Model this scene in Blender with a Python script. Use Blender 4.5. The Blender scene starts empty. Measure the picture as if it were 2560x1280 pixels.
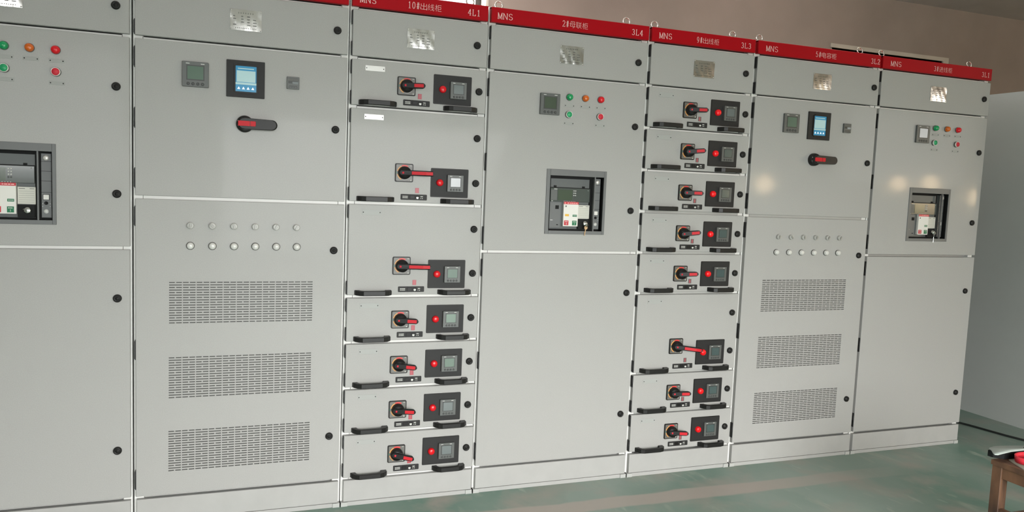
import bpy, bmesh, math, random
from mathutils import Vector, Matrix
random.seed(7)
PI = math.pi
scene = bpy.context.scene
COL = scene.collection

# ------------------------------------------------------------------ camera
cd = bpy.data.cameras.new('camera'); cam = bpy.data.objects.new('camera', cd); COL.objects.link(cam)
cam.location = (-0.4810, -3.2959, 1.4144)
cam.rotation_euler = (1.4819, -0.0405, -0.3522)
cd.sensor_fit = 'HORIZONTAL'; cd.sensor_width = 36.0
cd.lens = 1939.5 / 2560 * 36.0
cd.clip_start = 0.05; cd.clip_end = 100
scene.camera = cam

# ------------------------------------------------------------------ exposure, world
vs = scene.view_settings
vs.view_transform = 'Standard'; vs.look = 'None'; vs.gamma = 1.0; vs.use_curve_mapping = False
vs.exposure = -0.08
w = bpy.data.worlds.new('sky'); scene.world = w; w.use_nodes = True
bg = w.node_tree.nodes['Background']; bg.inputs[0].default_value = (0.95, 0.98, 1.0, 1); bg.inputs[1].default_value = 2.2

# ------------------------------------------------------------------ daylight through the openings behind the camera
def area(name, loc, rot, sx, sy, power, color, spread=PI):
    l = bpy.data.lights.new(name, 'AREA'); l.shape = 'RECTANGLE'; l.size = sx; l.size_y = sy
    l.energy = power; l.color = color; l.spread = spread
    o = bpy.data.objects.new(name, l); COL.objects.link(o); o.location = loc; o.rotation_euler = rot
    return o
DAY = (1.0, 0.995, 0.985)
YF = -6.0
area('daylight_doorway', (1.0, YF + 0.12, 1.25), (math.radians(39), 0, 0), 3.0, 2.4, 395, DAY, math.radians(120))
area('daylight_window', (-2.3, YF + 0.12, 2.0), (math.radians(60), 0, 0), 1.6, 1.4, 22, DAY, math.radians(140))
area('daylight_far_window', (9.4, YF + 0.12, 2.25), (math.radians(80), 0, 0), 2.4, 1.1, 34, (1, .96, .9), math.radians(150))
area('daylight_back_window', (0.18, 1.80, 2.05), (math.radians(-90), 0, 0), 1.75, 1.6, 380, (1, 1, 1))

# ------------------------------------------------------------------ materials
def lin(c):
    c = c / 255.0
    return c / 12.92 if c <= 0.04045 else ((c + 0.055) / 1.055) ** 2.4
def rgb(r, g, b): return (lin(r), lin(g), lin(b), 1)
MATS = {}
def mat(name, col, rough=0.5, metal=0.0, coat=0.0, coat_rough=0.1, spec=0.5, emit=None, es=0.0,
        bump=None, var=None):
    if name in MATS: return MATS[name]
    m = bpy.data.materials.new(name); m.use_nodes = True; nt = m.node_tree; b = nt.nodes['Principled BSDF']
    b.inputs['Base Color'].default_value = col; b.inputs['Roughness'].default_value = rough
    b.inputs['Metallic'].default_value = metal; b.inputs['Coat Weight'].default_value = coat
    b.inputs['Coat Roughness'].default_value = coat_rough; b.inputs['Specular IOR Level'].default_value = spec
    if emit: b.inputs['Emission Color'].default_value = emit; b.inputs['Emission Strength'].default_value = es
    tc = nt.nodes.new('ShaderNodeTexCoord')
    geo = nt.nodes.new('ShaderNodeNewGeometry')
    if bump:
        sc, st, ds = bump
        n = nt.nodes.new('ShaderNodeTexNoise'); n.inputs['Scale'].default_value = sc; n.inputs['Detail'].default_value = 2
        bp = nt.nodes.new('ShaderNodeBump'); bp.inputs['Strength'].default_value = st; bp.inputs['Distance'].default_value = ds
        nt.links.new(geo.outputs['Position'], n.inputs['Vector']); nt.links.new(n.outputs['Fac'], bp.inputs['Height'])
        nt.links.new(bp.outputs['Normal'], b.inputs['Normal'])
    if var:
        sc, lo, hi = var
        n = nt.nodes.new('ShaderNodeTexNoise'); n.inputs['Scale'].default_value = sc; n.inputs['Detail'].default_value = 4
        mr = nt.nodes.new('ShaderNodeMapRange'); mr.inputs['From Min'].default_value = .3; mr.inputs['From Max'].default_value = .7
        mr.inputs['To Min'].default_value = lo; mr.inputs['To Max'].default_value = hi
        mx = nt.nodes.new('ShaderNodeMix'); mx.data_type = 'RGBA'; mx.blend_type = 'MULTIPLY'; mx.inputs[0].default_value = 1
        mx.inputs[6].default_value = col
        nt.links.new(geo.outputs['Position'], n.inputs['Vector']); nt.links.new(n.outputs['Fac'], mr.inputs['Value'])
        nt.links.new(mr.outputs['Result'], mx.inputs[7]); nt.links.new(mx.outputs[2], b.inputs['Base Color'])
    MATS[name] = m
    return m

PAINT = mat('grey_powder_coat', rgb(167, 166.5, 164), 0.46, coat=.10, coat_rough=.07, spec=.22, bump=(420, 0.10, 0.0006), var=(260, .96, 1.04))
FRAMEP = mat('pale_frame_paint', rgb(232, 232, 228), 0.35, metal=0.0)
PLINTHP = mat('plinth_paint', rgb(169, 168.5, 166), 0.45, bump=(420, 0.10, 0.0006), var=(14, .97, 1.03))
HOUS = mat('housing_steel', rgb(92, 93, 90), 0.5)
RAILG = mat('rail_grey', rgb(178, 179, 175), 0.4)  # greyer tone for the lower rails of the right-hand cabinets
GROOVE = mat('dark_joint', rgb(60, 60, 58), 0.7)
BLACK = mat('black_plastic', rgb(26, 26, 25), 0.4, spec=.35, bump=(500, .1, .0004))
BLACKG = mat('black_satin_plastic', rgb(20, 20, 20), 0.42, spec=.3)
BLACKM = mat('black_matt_panel', rgb(42, 42, 42), 0.5, spec=.25, bump=(600, .1, .0003))
HINGE = mat('hinge_black', rgb(26, 26, 28), 0.5)
REDH = mat('red_header_enamel', rgb(168, 5, 20), 0.42, spec=.12, bump=(300, .05, .0004))
LETTER = mat('pale_pink_lettering', rgb(238, 190, 186), 0.5)
LETTERW = mat('white_print', rgb(215, 215, 210), 0.5)
PRINT = mat('dark_print', rgb(104, 103, 100), 0.5)
STEEL = mat('bright_steel', rgb(205, 200, 192), 0.22, metal=1.0)
ALU = mat('wavy_nameplate_metal', rgb(196, 194, 190), 0.2, metal=1.0, bump=(16, .28, .004))
FOIL = mat('label_foil', rgb(190, 190, 186), 0.35, metal=0.5, bump=(40, .2, .002))
TAGP = mat('tag_matt_grey', rgb(166, 168, 165), 0.4, spec=.3)
CHROME = mat('chrome', rgb(225, 225, 222), 0.1, metal=1.0)
BRASS = mat('pale_brass', rgb(226, 190, 150), 0.28, metal=0.9)
BEZ = mat('meter_bezel_grey', rgb(88, 91, 89), 0.4)
BEZD = mat('meter_bezel_dark', rgb(52, 54, 53), 0.4)
LCD = mat('lcd_green_grey', rgb(86, 108, 94), 0.18, coat=.5, coat_rough=.05)
LCDD = mat('lcd_dim_green', rgb(70, 82, 66), 0.18, coat=.5, coat_rough=.05)
LCDG = mat('lcd_grey', rgb(104, 112, 112), 0.18, coat=.5, coat_rough=.05)
LCDK = mat('lcd_dark_slate', rgb(70, 86, 86), 0.18, coat=.5, coat_rough=.05)
BRKG = mat('breaker_grey', rgb(104, 106, 106), 0.42)
BRKF = mat('breaker_face', rgb(88, 92, 92), 0.4)
BRKD = mat('breaker_dark', rgb(24, 25, 25), 0.6, spec=.2)
BRKT = mat('trip_unit_glossy', rgb(78, 84, 80), 0.15, coat=.6, coat_rough=.05)
WHITE = mat('white_label', rgb(226, 224, 218), 0.5)
BEIGE = mat('beige_label', rgb(205, 204, 194), 0.5)
RED = mat('red_label', rgb(196, 36, 52), 0.45)
GREENL = mat('green_label', rgb(14, 112, 72), 0.45)
YEL = mat('yellow_window', rgb(228, 178, 60), 0.4)
LEVRED = mat('lever_red', rgb(196, 26, 38), 0.5, spec=.3)
ARCY = mat('arc_yellow', rgb(222, 160, 92), 0.4)
ARCR = mat('arc_red', rgb(220, 60, 56), 0.4)
PLATEG = mat('switch_plate_grey', rgb(104, 103, 98), 0.35)
LRED = mat('red_lens', rgb(205, 16, 28), 0.25, emit=(1, .02, .03, 1), es=.05)
LREDG = mat('red_lens_lit', rgb(215, 14, 22), 0.25, emit=(1, .015, .02, 1), es=.22)
LGRN = mat('green_lens', rgb(0, 150, 88), 0.2, coat=.5)
LORG = mat('orange_lens', rgb(208, 98, 12), 0.2, coat=.5)
LGRNP = mat('pale_green_button', rgb(40, 160, 105), 0.3)
LREDP = mat('pink_red_button', rgb(206, 52, 66), 0.45, spec=.3)
FOOTP = mat('foot_paint', rgb(176, 177, 174), 0.45)
LWHT = mat('white_lens', rgb(205, 205, 200), 0.25, coat=.4)
CLEAR = mat('grey_selector', rgb(172, 172, 167), 0.35)
RINGD = mat('dark_ring', rgb(112, 112, 108), 0.3, metal=.6)
RINGW = mat('pale_ring', rgb(220, 216, 210), 0.3, metal=.3)
WINP = mat('pink_indicator_window', rgb(168, 70, 80), 0.35)
WIND = mat('dark_indicator_window', rgb(104, 86, 86), 0.35)
WINI = mat('indicator_flag', rgb(176, 84, 92), 0.4)
SCRB = mat('screen_blue', rgb(40, 120, 160), 0.15, emit=rgb(60, 160, 205), es=.25)
SCRW = mat('screen_pale', rgb(150, 180, 182), 0.15, emit=rgb(180, 215, 215), es=.28)
SCRI = mat('screen_icon_white', rgb(220, 240, 245), 0.3, emit=(1, 1, 1, 1), es=.5)
TAGD = mat('tag_outline', rgb(163, 164, 161), 0.45, spec=.3)
PINK = mat('pink_strap', rgb(206, 42, 58), 0.45)
CLOTHW = mat('white_tray_plastic', rgb(176, 186, 180), 0.45)
PAPER = mat('cream_paper', rgb(176, 170, 156), 0.7)
CABLE = mat('black_rubber', rgb(26, 30, 28), 0.6)
WARM = mat('warm_lamp_glass', rgb(255, 230, 190), 0.4, emit=(1.0, .72, .42, 1), es=85)

# wood
def wood():
    m = bpy.data.materials.new('worn_brown_wood'); m.use_nodes = True; nt = m.node_tree; b = nt.nodes['Principled BSDF']
    g = nt.nodes.new('ShaderNodeNewGeometry'); mp = nt.nodes.new('ShaderNodeMapping'); mp.inputs['Scale'].default_value = (60, 14, 6)
    n = nt.nodes.new('ShaderNodeTexNoise'); n.inputs['Scale'].default_value = 1.0; n.inputs['Detail'].default_value = 5
    r = nt.nodes.new('ShaderNodeValToRGB'); r.color_ramp.elements[0].position = .3; r.color_ramp.elements[1].position = .72
    r.color_ramp.elements[0].color = rgb(58, 40, 32); r.color_ramp.elements[1].color = rgb(118, 84, 60)
    nt.links.new(g.outputs['Position'], mp.inputs['Vector']); nt.links.new(mp.outputs[0], n.inputs['Vector'])
    nt.links.new(n.outputs['Fac'], r.inputs[0]); nt.links.new(r.outputs[0], b.inputs['Base Color'])
    b.inputs['Roughness'].default_value = .55
    return m
WOOD = wood()

def wall_mat(name, col, sc=3.0, lo=.93, hi=1.06, bump=.25, rough=.85):
    m = bpy.data.materials.new(name); m.use_nodes = True; nt = m.node_tree; b = nt.nodes['Principled BSDF']
    g = nt.nodes.new('ShaderNodeNewGeometry')
    n = nt.nodes.new('ShaderNodeTexNoise'); n.inputs['Scale'].default_value = sc; n.inputs['Detail'].default_value = 6
    n2 = nt.nodes.new('ShaderNodeTexNoise'); n2.inputs['Scale'].default_value = 90; n2.inputs['Detail'].default_value = 3
    mr = nt.nodes.new('ShaderNodeMapRange'); mr.inputs[1].default_value = .3; mr.inputs[2].default_value = .7
    mr.inputs[3].default_value = lo; mr.inputs[4].default_value = hi
    mx = nt.nodes.new('ShaderNodeMix'); mx.data_type = 'RGBA'; mx.blend_type = 'MULTIPLY'; mx.inputs[0].default_value = 1
    mx.inputs[6].default_value = col
    bp = nt.nodes.new('ShaderNodeBump'); bp.inputs['Strength'].default_value = bump; bp.inputs['Distance'].default_value = .003
    L = nt.links.new
    L(g.outputs['Position'], n.inputs['Vector']); L(g.outputs['Position'], n2.inputs['Vector'])
    L(n.outputs['Fac'], mr.inputs[0]); L(mr.outputs[0], mx.inputs[7]); L(mx.outputs[2], b.inputs['Base Color'])
    L(n2.outputs['Fac'], bp.inputs['Height']); L(bp.outputs[0], b.inputs['Normal'])
    b.inputs['Roughness'].default_value = rough
    return m
WALLB = wall_mat('brown_plaster', rgb(154, 139, 130))
WALLR = wall_mat('grey_green_wall_paint', rgb(182, 186, 182), 2.0, .97, 1.03, .1, .6)
CEIL = wall_mat('dark_ceiling_plaster', rgb(196, 186, 182))
TRIMW = wall_mat('pale_sill_plaster', rgb(196, 186, 174), 6)
DARKW = wall_mat('dark_recess', rgb(205, 186, 164), 8)
WINFR = mat('dark_window_frame', rgb(38, 30, 26), .5)
SKIRT = wall_mat('grey_green_skirting', rgb(96, 106, 100), 5)

def floor_mat():
    m = bpy.data.materials.new('worn_green_floor_paint'); m.use_nodes = True; nt = m.node_tree; b = nt.nodes['Principled BSDF']
    N = nt.nodes.new; L = nt.links.new
    g = N('ShaderNodeNewGeometry')
    def noise(sc, det=5, scale=None, dist=0):
        n = N('ShaderNodeTexNoise'); n.inputs['Scale'].default_value = sc; n.inputs['Detail'].default_value = det
        n.inputs['Distortion'].default_value = dist
        if scale:
            mp = N('ShaderNodeMapping'); mp.inputs['Scale'].default_value = scale; mp.inputs['Rotation'].default_value = (0, 0, .5)
            L(g.outputs['Position'], mp.inputs['Vector']); L(mp.outputs[0], n.inputs['Vector'])
        else: L(g.outputs['Position'], n.inputs['Vector'])
        return n.outputs['Fac']
    def ramp(v, a, bb):
        r = N('ShaderNodeMapRange'); r.inputs[1].default_value = a; r.inputs[2].default_value = bb; L(v, r.inputs[0]); return r.outputs[0]
    def mix(f, a, c):
        x = N('ShaderNodeMix'); x.data_type = 'RGBA'; L(f, x.inputs[0])
        for k, v in ((6, a), (7, c)):
            if isinstance(v, tuple): x.inputs[k].default_value = v
            else: L(v, x.inputs[k])
        return x.outputs[2]
    c = mix(ramp(noise(1.3, 6, dist=.6), .35, .65), rgb(100, 132, 118), rgb(138, 154, 144))
    c = mix(ramp(noise(3.5, 6, dist=.4), .5, .72), c, rgb(152, 150, 140))
    c = mix(ramp(noise(9, 4, (1, .35, 1)), .58, .74), c, rgb(150, 160, 148))
    c = mix(ramp(noise(16, 5, (1, .3, 1)), .64, .84), c, rgb(172, 180, 168))
    # the bare strip that runs along the row of cabinets
    sx = N('ShaderNodeSeparateXYZ'); L(g.outputs['Position'], sx.inputs[0])
    nz = noise(3.0, 4)
    yy = N('ShaderNodeMath'); yy.operation = 'MULTIPLY_ADD'; L(nz, yy.inputs[0]); yy.inputs[1].default_value = .05
    L(sx.outputs['Y'], yy.inputs[2])
    d = N('ShaderNodeMath'); d.operation = 'ADD'; L(yy.outputs[0], d.inputs[0]); d.inputs[1].default_value = .238
    ab = N('ShaderNodeMath'); ab.operation = 'ABSOLUTE'; L(d.outputs[0], ab.inputs[0])
    band = N('ShaderNodeMapRange'); L(ab.outputs[0], band.inputs[0]); band.inputs[1].default_value = .066; band.inputs[2].default_value = .05
    fade = N('ShaderNodeMapRange'); L(sx.outputs['X'], fade.inputs[0]); fade.inputs[1].default_value = 3.0; fade.inputs[2].default_value = 2.0
    mm = N('ShaderNodeMath'); mm.operation = 'MULTIPLY'; L(band.outputs[0], mm.inputs[0]); L(fade.outputs[0], mm.inputs[1])
    m2 = N('ShaderNodeMath'); m2.operation = 'MULTIPLY'; L(mm.outputs[0], m2.inputs[0]); m2.inputs[1].default_value = .85
    c = mix(m2.outputs[0], c, rgb(172, 162, 153))
    L(c, b.inputs['Base Color'])
    rr = N('ShaderNodeMapRange'); L(noise(4, 4), rr.inputs[0]); rr.inputs[3].default_value = .35; rr.inputs[4].default_value = .6
    L(rr.outputs[0], b.inputs['Roughness'])
    return m
FLOOR = floor_mat()

# ------------------------------------------------------------------ mesh builder (x right, y away from the room, z up; fronts face -y)
class MB:
    def __init__(s): s.v = []; s.f = []; s.m = []; s.sm = []; s.mats = []
    def mi(s, m):
        if m not in s.mats: s.mats.append(m)
        return s.mats.index(m)
    def face(s, pts, m, smooth=False):
        i = len(s.v); s.v += [tuple(p) for p in pts]; s.f.append(tuple(range(i, i + len(pts)))); s.m.append(s.mi(m)); s.sm.append(smooth)
    def box(s, x0, x1, y0, y1, z0, z1, m, ch=0.0, rear=True):
        """box; ch chamfers the four front (-y) edges"""
        i = len(s.v); k = s.mi(m)
        if ch <= 0:
            s.v += [(x, y, z) for y in (y0, y1) for z in (z0, z1) for x in (x0, x1)]
            fs = [(0, 1, 3, 2), (1, 5, 7, 3), (5, 4, 6, 7), (4, 0, 2, 6), (2, 3, 7, 6), (4, 5, 1, 0)]
            for f in fs: s.f.append(tuple(i + a for a in f)); s.m.append(k); s.sm.append(False)
            return
        rings = [(y0, ch), (y0 + ch, 0), (y1, 0)]
        for y, c in rings: s.v += [(x0 + c, y, z0 + c), (x1 - c, y, z0 + c), (x1 - c, y, z1 - c), (x0 + c, y, z1 - c)]
        s.f.append((i, i + 1, i + 2, i + 3)); s.m.append(k); s.sm.append(False)
        for r in range(2):
            for a in range(4):
                b = (a + 1) % 4; p = i + r * 4; s.f.append((p + a, p + 4 + a, p + 4 + b, p + b)); s.m.append(k); s.sm.append(False)
        s.f.append((i + 11, i + 10, i + 9, i + 8)); s.m.append(k); s.sm.append(False)
    def prism(s, poly, y0, y1, m, ch=0.0):
        """poly: list of (x,z) counter-clockwise seen from the front; extruded y0 (front) to y1"""
        n = len(poly); cx = sum(p[0] for p in poly) / n; cz = sum(p[1] for p in poly) / n
        def shrink(c):
            out = []
            for k, (x, z) in enumerate(poly):
                d = math.hypot(x - cx, z - cz) or 1; out.append((x - (x - cx) / d * c * 1.2, z - (z - cz) / d * c * 1.2))
            return out
        i = len(s.v); k = s.mi(m)
        rings = [(y0, shrink(ch)), (y0 + ch, poly), (y1, poly)] if ch > 0 else [(y0, poly), (y1, poly)]
        for y, pl in rings: s.v += [(x, y, z) for x, z in pl]
        s.f.append(tuple(range(i, i + n))); s.m.append(k); s.sm.append(False)
        for r in range(len(rings) - 1):
            for a in range(n):
                b = (a + 1) % n; p = i + r * n; s.f.append((p + a, p + n + a, p + n + b, p + b)); s.m.append(k); s.sm.append(False)
        p = i + (len(rings) - 1) * n; s.f.append(tuple(reversed(range(p, p + n)))); s.m.append(k); s.sm.append(False)
    def lathe(s, cx, cz, prof, m, n=24, m_of=None):
        """revolve (r, y) about the y axis through (cx, cz)"""
        i = len(s.v)
        for r, y in prof: s.v += [(cx + r * math.cos(2 * PI * a / n), y, cz + r * math.sin(2 * PI * a / n)) for a in range(n)]
        for q in range(len(prof) - 1):
            mm = m_of[q] if m_of else m; k = s.mi(mm)
            for a in range(n):
                b = (a + 1) % n; p = i + q * n
                s.f.append((p + a, p + b, p + n + b, p + n + a)); s.m.append(k); s.sm.append(True)
        if prof[-1][0] > 1e-5:
            p = i + (len(prof) - 1) * n; s.f.append(tuple(range(p, p + n))); s.m.append(s.mi(m_of[-1] if m_of else m)); s.sm.append(False)
    def tube(s, pts, r, m, n=10, closed=False):
        pts = [Vector(p) for p in pts]; N_ = len(pts); i = len(s.v); k = s.mi(m); up = Vector((0, 0, 1))
        for q, p in enumerate(pts):
            a = pts[(q - 1) % N_] if (closed or q > 0) else p; b = pts[(q + 1) % N_] if (closed or q < N_ - 1) else p
            t = (b - a).normalized(); u = t.cross(up)
            if u.length < .05: u = t.cross(Vector((0, 1, 0)))
            u.normalize(); vv = t.cross(u)
            s.v += [tuple(p + r * (math.cos(2 * PI * c / n) * u + math.sin(2 * PI * c / n) * vv)) for c in range(n)]
        for q in range(N_ if closed else N_ - 1):
            q2 = (q + 1) % N_
            for c in range(n):
                d = (c + 1) % n; s.f.append((i + q * n + c, i + q * n + d, i + q2 * n + d, i + q2 * n + c)); s.m.append(k); s.sm.append(True)
        if not closed:
            s.f.append(tuple(i + c for c in range(n))); s.m.append(k); s.sm.append(False)
            s.f.append(tuple(i + (N_ - 1) * n + c for c in reversed(range(n)))); s.m.append(k); s.sm.append(False)
    def mesh(s, name):
        me = bpy.data.meshes.new(name); me.from_pydata(s.v, [], s.f)
        for m in s.mats: me.materials.append(m)
        me.polygons.foreach_set('material_index', s.m); me.polygons.foreach_set('use_smooth', s.sm)
        bm = bmesh.new(); bm.from_mesh(me); bmesh.ops.remove_doubles(bm, verts=bm.verts, dist=1e-6)
        bmesh.ops.recalc_face_normals(bm, faces=bm.faces); bm.to_mesh(me); bm.free(); me.update()
        return me

def rrect(x0, x1, z0, z1, r, n=5):
    out = []
    for cx, cz, a0 in ((x1 - r, z0 + r, -PI / 2), (x1 - r, z1 - r, 0), (x0 + r, z1 - r, PI / 2), (x0 + r, z0 + r, PI)):
        for k in range(n + 1):
            a = a0 + PI / 2 * k / n; out.append((cx + r * math.cos(a), cz + r * math.sin(a)))
    return out

CACHE = {}
def cached(key, fn):
    if key not in CACHE: CACHE[key] = fn()
    return CACHE[key]
def part(name, me, parent, loc=(0, 0, 0), label=None):
    o = bpy.data.objects.new(name, me); COL.objects.link(o); o.location = loc; o.parent = parent
    if label: o['label'] = label
    return o
def thing(name, label, cat, loc=(0, 0, 0), group=None):
    o = bpy.data.objects.new(name, None); COL.objects.link(o); o.location = loc; o['label'] = label; o['category'] = cat
    o.empty_display_size = .2
    if group: o['group'] = group
    return o
def struct(name, mb):
    o = bpy.data.objects.new(name, mb.mesh(name)); COL.objects.link(o); o['kind'] = 'structure'; return o

# ------------------------------------------------------------------ the room
XL, XR, YB, ZC = -4.0, 12.5, 1.6, 3.01
mb = MB(); mb.box(XL - .2, XR + .2, YF - .2, YB + .4, -.12, 0, FLOOR); struct('floor', mb)
mb = MB(); mb.box(XL - .2, XR + .2, YF - .2, YB + .4, ZC, ZC + .15, CEIL); struct('ceiling', mb)
def wall_holes(mb, axis, a0, a1, z0, z1, t0, t1, holes, m):
    """a wall in the plane across `axis` with rectangular holes (a0,a1,z0,z1)"""
    xs = sorted({a0, a1} | {h[0] for h in holes} | {h[1] for h in holes}); zs = sorted({z0, z1} | {h[2] for h in holes} | {h[3] for h in holes})
    for i in range(len(xs) - 1):
        for j in range(len(zs) - 1):
            cx = (xs[i] + xs[i + 1]) / 2; cz = (zs[j] + zs[j + 1]) / 2
            if any(h[0] < cx < h[1] and h[2] < cz < h[3] for h in holes): continue
            if axis == 'y': mb.box(xs[i], xs[i + 1], t0, t1, zs[j], zs[j + 1], m)
            else: mb.box(t0, t1, xs[i], xs[i + 1], zs[j], zs[j + 1], m)
W1 = (-0.75, 1.088, 1.2, 2.9)       # bright window above the drawer cabinet
W2 = (3.90, 5.04, 1.9, 2.585)       # dark opening behind the far cabinets
mb = MB(); wall_holes(mb, 'y', XL, XR, 0, ZC, YB, YB + .26, [W1, W2], WALLB); struct('wall_back', mb)
mb = MB(); wall_holes(mb, 'y', XL, XR, 0, ZC, YF - .26, YF, [(-.5, 2.5, 0, 2.5), (-3.1, -1.5, 1.3, 2.7), (8.2, 10.6, 1.7, 2.8)], WALLR); struct('wall_front', mb)
mb = MB(); mb.box(XL - .2, XL, YF, YB, 0, ZC, WALLR); struct('wall_left', mb)
mb = MB(); mb.box(XR, XR + .2, YF, YB, 0, ZC, WALLR); struct('wall_far_right', mb)
mb = MB(); mb.box(4.33, 4.45, -.6, YB - .002, 0, 2.16, WALLR, 0); struct('wall_right', mb)
# window 1
mb = MB()
x0, x1, z0, z1 = W1
f = .04
mb.box(x0, x1, YB + .1, YB + .16, z0, z0 + f, WINFR); mb.box(x0, x1, YB + .1, YB + .16, z1 - f, z1, WINFR)
for xa in (x0, (x0 + x1) / 2 - f / 2, x1 - f): mb.box(xa, xa + f, YB + .1, YB + .16, z0 + f, z1 - f, WINFR)
mb.box(x0 + f, x1 - f, YB + .11, YB + .15, 2.55, 2.58, WINFR)
win1 = struct('window_1', mb)
glass = bpy.data.materials.new('window_glass'); glass.use_nodes = True
gt = glass.node_tree; gt.nodes.clear()
_o = gt.nodes.new('ShaderNodeOutputMaterial'); _t = gt.nodes.new('ShaderNodeBsdfTransparent'); _g = gt.nodes.new('ShaderNodeBsdfGlossy'); _m = gt.nodes.new('ShaderNodeMixShader')
_g.inputs['Roughness'].default_value = .02; _m.inputs[0].default_value = .06
gt.links.new(_t.outputs[0], _m.inputs[1]); gt.links.new(_g.outputs[0], _m.inputs[2]); gt.links.new(_m.outputs[0], _o.inputs[0])
mb = MB(); mb.box(x0 + f, x1 - f, YB + .128, YB + .132, z0 + f, z1 - f, glass)
part('window_glass', mb.mesh('window_glass'), win1)
# pale plaster reveal of window 1
mb = MB(); mb.box(x1 - .001, x1 + .017, YB - .004, YB + .2, z0, z1, TRIMW); struct('trim_1', mb)
# dark opening 2 with its pale head and jamb
mb = MB(); x0, x1, z0, z1 = W2
mb.box(x0, x1, YB + .10, YB + .14, z0, z1, DARKW)
for k in range(9): mb.box(x0, x1, YB + .08, YB + .10, z0 + .07 * k, z0 + .07 * k + .035, DARKW)
struct('window_2', mb)
mb = MB(); mb.box(x0 - .02, x1 + .06, YB - .012, YB + .08, z1, z1 + .03, TRIMW); mb.box(x1, x1 + .06, YB - .012, YB + .08, z0, z1, TRIMW)
struct('trim_2', mb)

# ------------------------------------------------------------------ lettering
def arc(cx, cz, rx, rz, a0, a1, n=10): return [(cx + rx * math.cos(math.radians(a0 + (a1 - a0) * k / n)), cz + rz * math.sin(math.radians(a0 + (a1 - a0) * k / n))) for k in range(n + 1)]
G = {
 'M': ([[(0, 0), (.0, 1), (.5, .05), (1, 1), (1, 0)], [(-.12, 0), (.14, 0)], [(.84, 0), (1.12, 0)], [(-.12, 1), (.03, 1)], [(.97, 1), (1.12, 1)]]),
 'N': ([[(0, 0), (0, 1), (1, 0), (1, 1)], [(-.14, 0), (.14, 0)], [(.84, 1), (1.14, 1)], [(-.14, 1), (.03, 1)]]),
 'S': ([arc(.5, .75, .44, .25, 25, 265), arc(.5, .26, .47, .25, 85, -155)]),
 'L': ([[(.15, 1), (.15, 0), (.95, 0), (.97, .18)], [(0, 1), (.32, 1)], [(0, 0), (.15, 0)]]),
 '0': ([arc(.5, .5, .42, .5, 0, 360, 20)]),
 '1': ([[(.28, .82), (.55, 1), (.55, 0)], [(.25, 0), (.85, 0)]]),
 '2': ([arc(.5, .72, .4, .28, 165, -20) + [(.08, 0), (.92, 0), (.95, .15)]]),
 '3': ([arc(.47, .75, .36, .25, 150, -85), arc(.47, .26, .42, .26, 85, -155)]),
 '4': ([[(.7, 0), (.7, 1), (.03, .3), (.98, .3)], [(.5, 0), (.9, 0)]]),
 '5': ([[(.88, 1), (.2, 1), (.14, .55)] + arc(.46, .32, .42, .31, 115, -155)]),
 '9': ([arc(.48, .68, .38, .32, 0, 360, 16), [(.86, .68), (.8, .3), (.55, .03), (.2, .04)]]),
 '#': ([[(.3, 0), (.4, 1)], [(.65, 0), (.75, 1)], [(.02, .34), (.95, .34)], [(.06, .68), (1.0, .68)]]),
 'I': ([[(.5, 0), (.5, 1)]]),
 'O': ([arc(.5, .5, .42, .5, 0, 360, 20)]),
}
def glyph(mb, ch, x, z, wd, ht, th, m, y0=-.0008, y1=.0008):
    for line in G[ch]:
        pts = [(x + px * wd, z + pz * ht) for px, pz in line]
        for (ax, az), (bx, bz) in zip(pts, pts[1:]):
            d = math.hypot(bx - ax, bz - az)
            if d < 1e-7: continue
            ux, uz = (bx - ax) / d, (bz - az) / d
            # uprights heavier than level strokes
            t = th * (.55 + .45 * abs(uz)) / 2; e = th * .2
            nx, nz = -uz * t, ux * t; ax2, az2, bx2, bz2 = ax - ux * e, az - uz * e, bx + ux * e, bz + uz * e
            y0 -= 2e-5
            mb.face([(ax2 - nx, y0, az2 - nz), (bx2 - nx, y0, bz2 - nz), (bx2 + nx, y0, bz2 + nz), (ax2 + nx, y0, az2 + nz)], m)
def latin(mb, s, x0, x1, z0, ht, th, m):
    n = len(s); cell = (x1 - x0) / n; wd = cell * .68
    for k, ch in enumerate(s): glyph(mb, ch, x0 + k * cell + (cell - wd) / 2, z0, wd, ht, th, m)
def cjk(mb, s, x0, x1, z0, ht, m):
    """Han characters from the program's own built-in font, one by one, fitted to their cells"""
    n = len(s); cell = (x1 - x0) / n
    for k, ch in enumerate(s):
        c = bpy.data.curves.new('glyph', 'FONT'); c.body = ch; c.offset = -.012; c.resolution_u = 3
        o = bpy.data.objects.new('glyph', c); COL.objects.link(o)
        bpy.context.view_layer.update()
        me = bpy.data.meshes.new_from_object(o.evaluated_get(bpy.context.evaluated_depsgraph_get()))
        xs = [v.co.x for v in me.vertices]; ys = [v.co.y for v in me.vertices]
        if xs:
            sx = cell * .9 / (max(xs) - min(xs)); sz = ht / (max(ys) - min(ys)); ox, oz = min(xs), min(ys)
            for p in me.polygons:
                mb.face([(x0 + k * cell + cell * .05 + (me.vertices[i].co.x - ox) * sx, -.0008, z0 + (me.vertices[i].co.y - oz) * sz) for i in p.vertices], m)
        bpy.data.objects.remove(o); bpy.data.curves.remove(c); bpy.data.meshes.remove(me)

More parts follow.
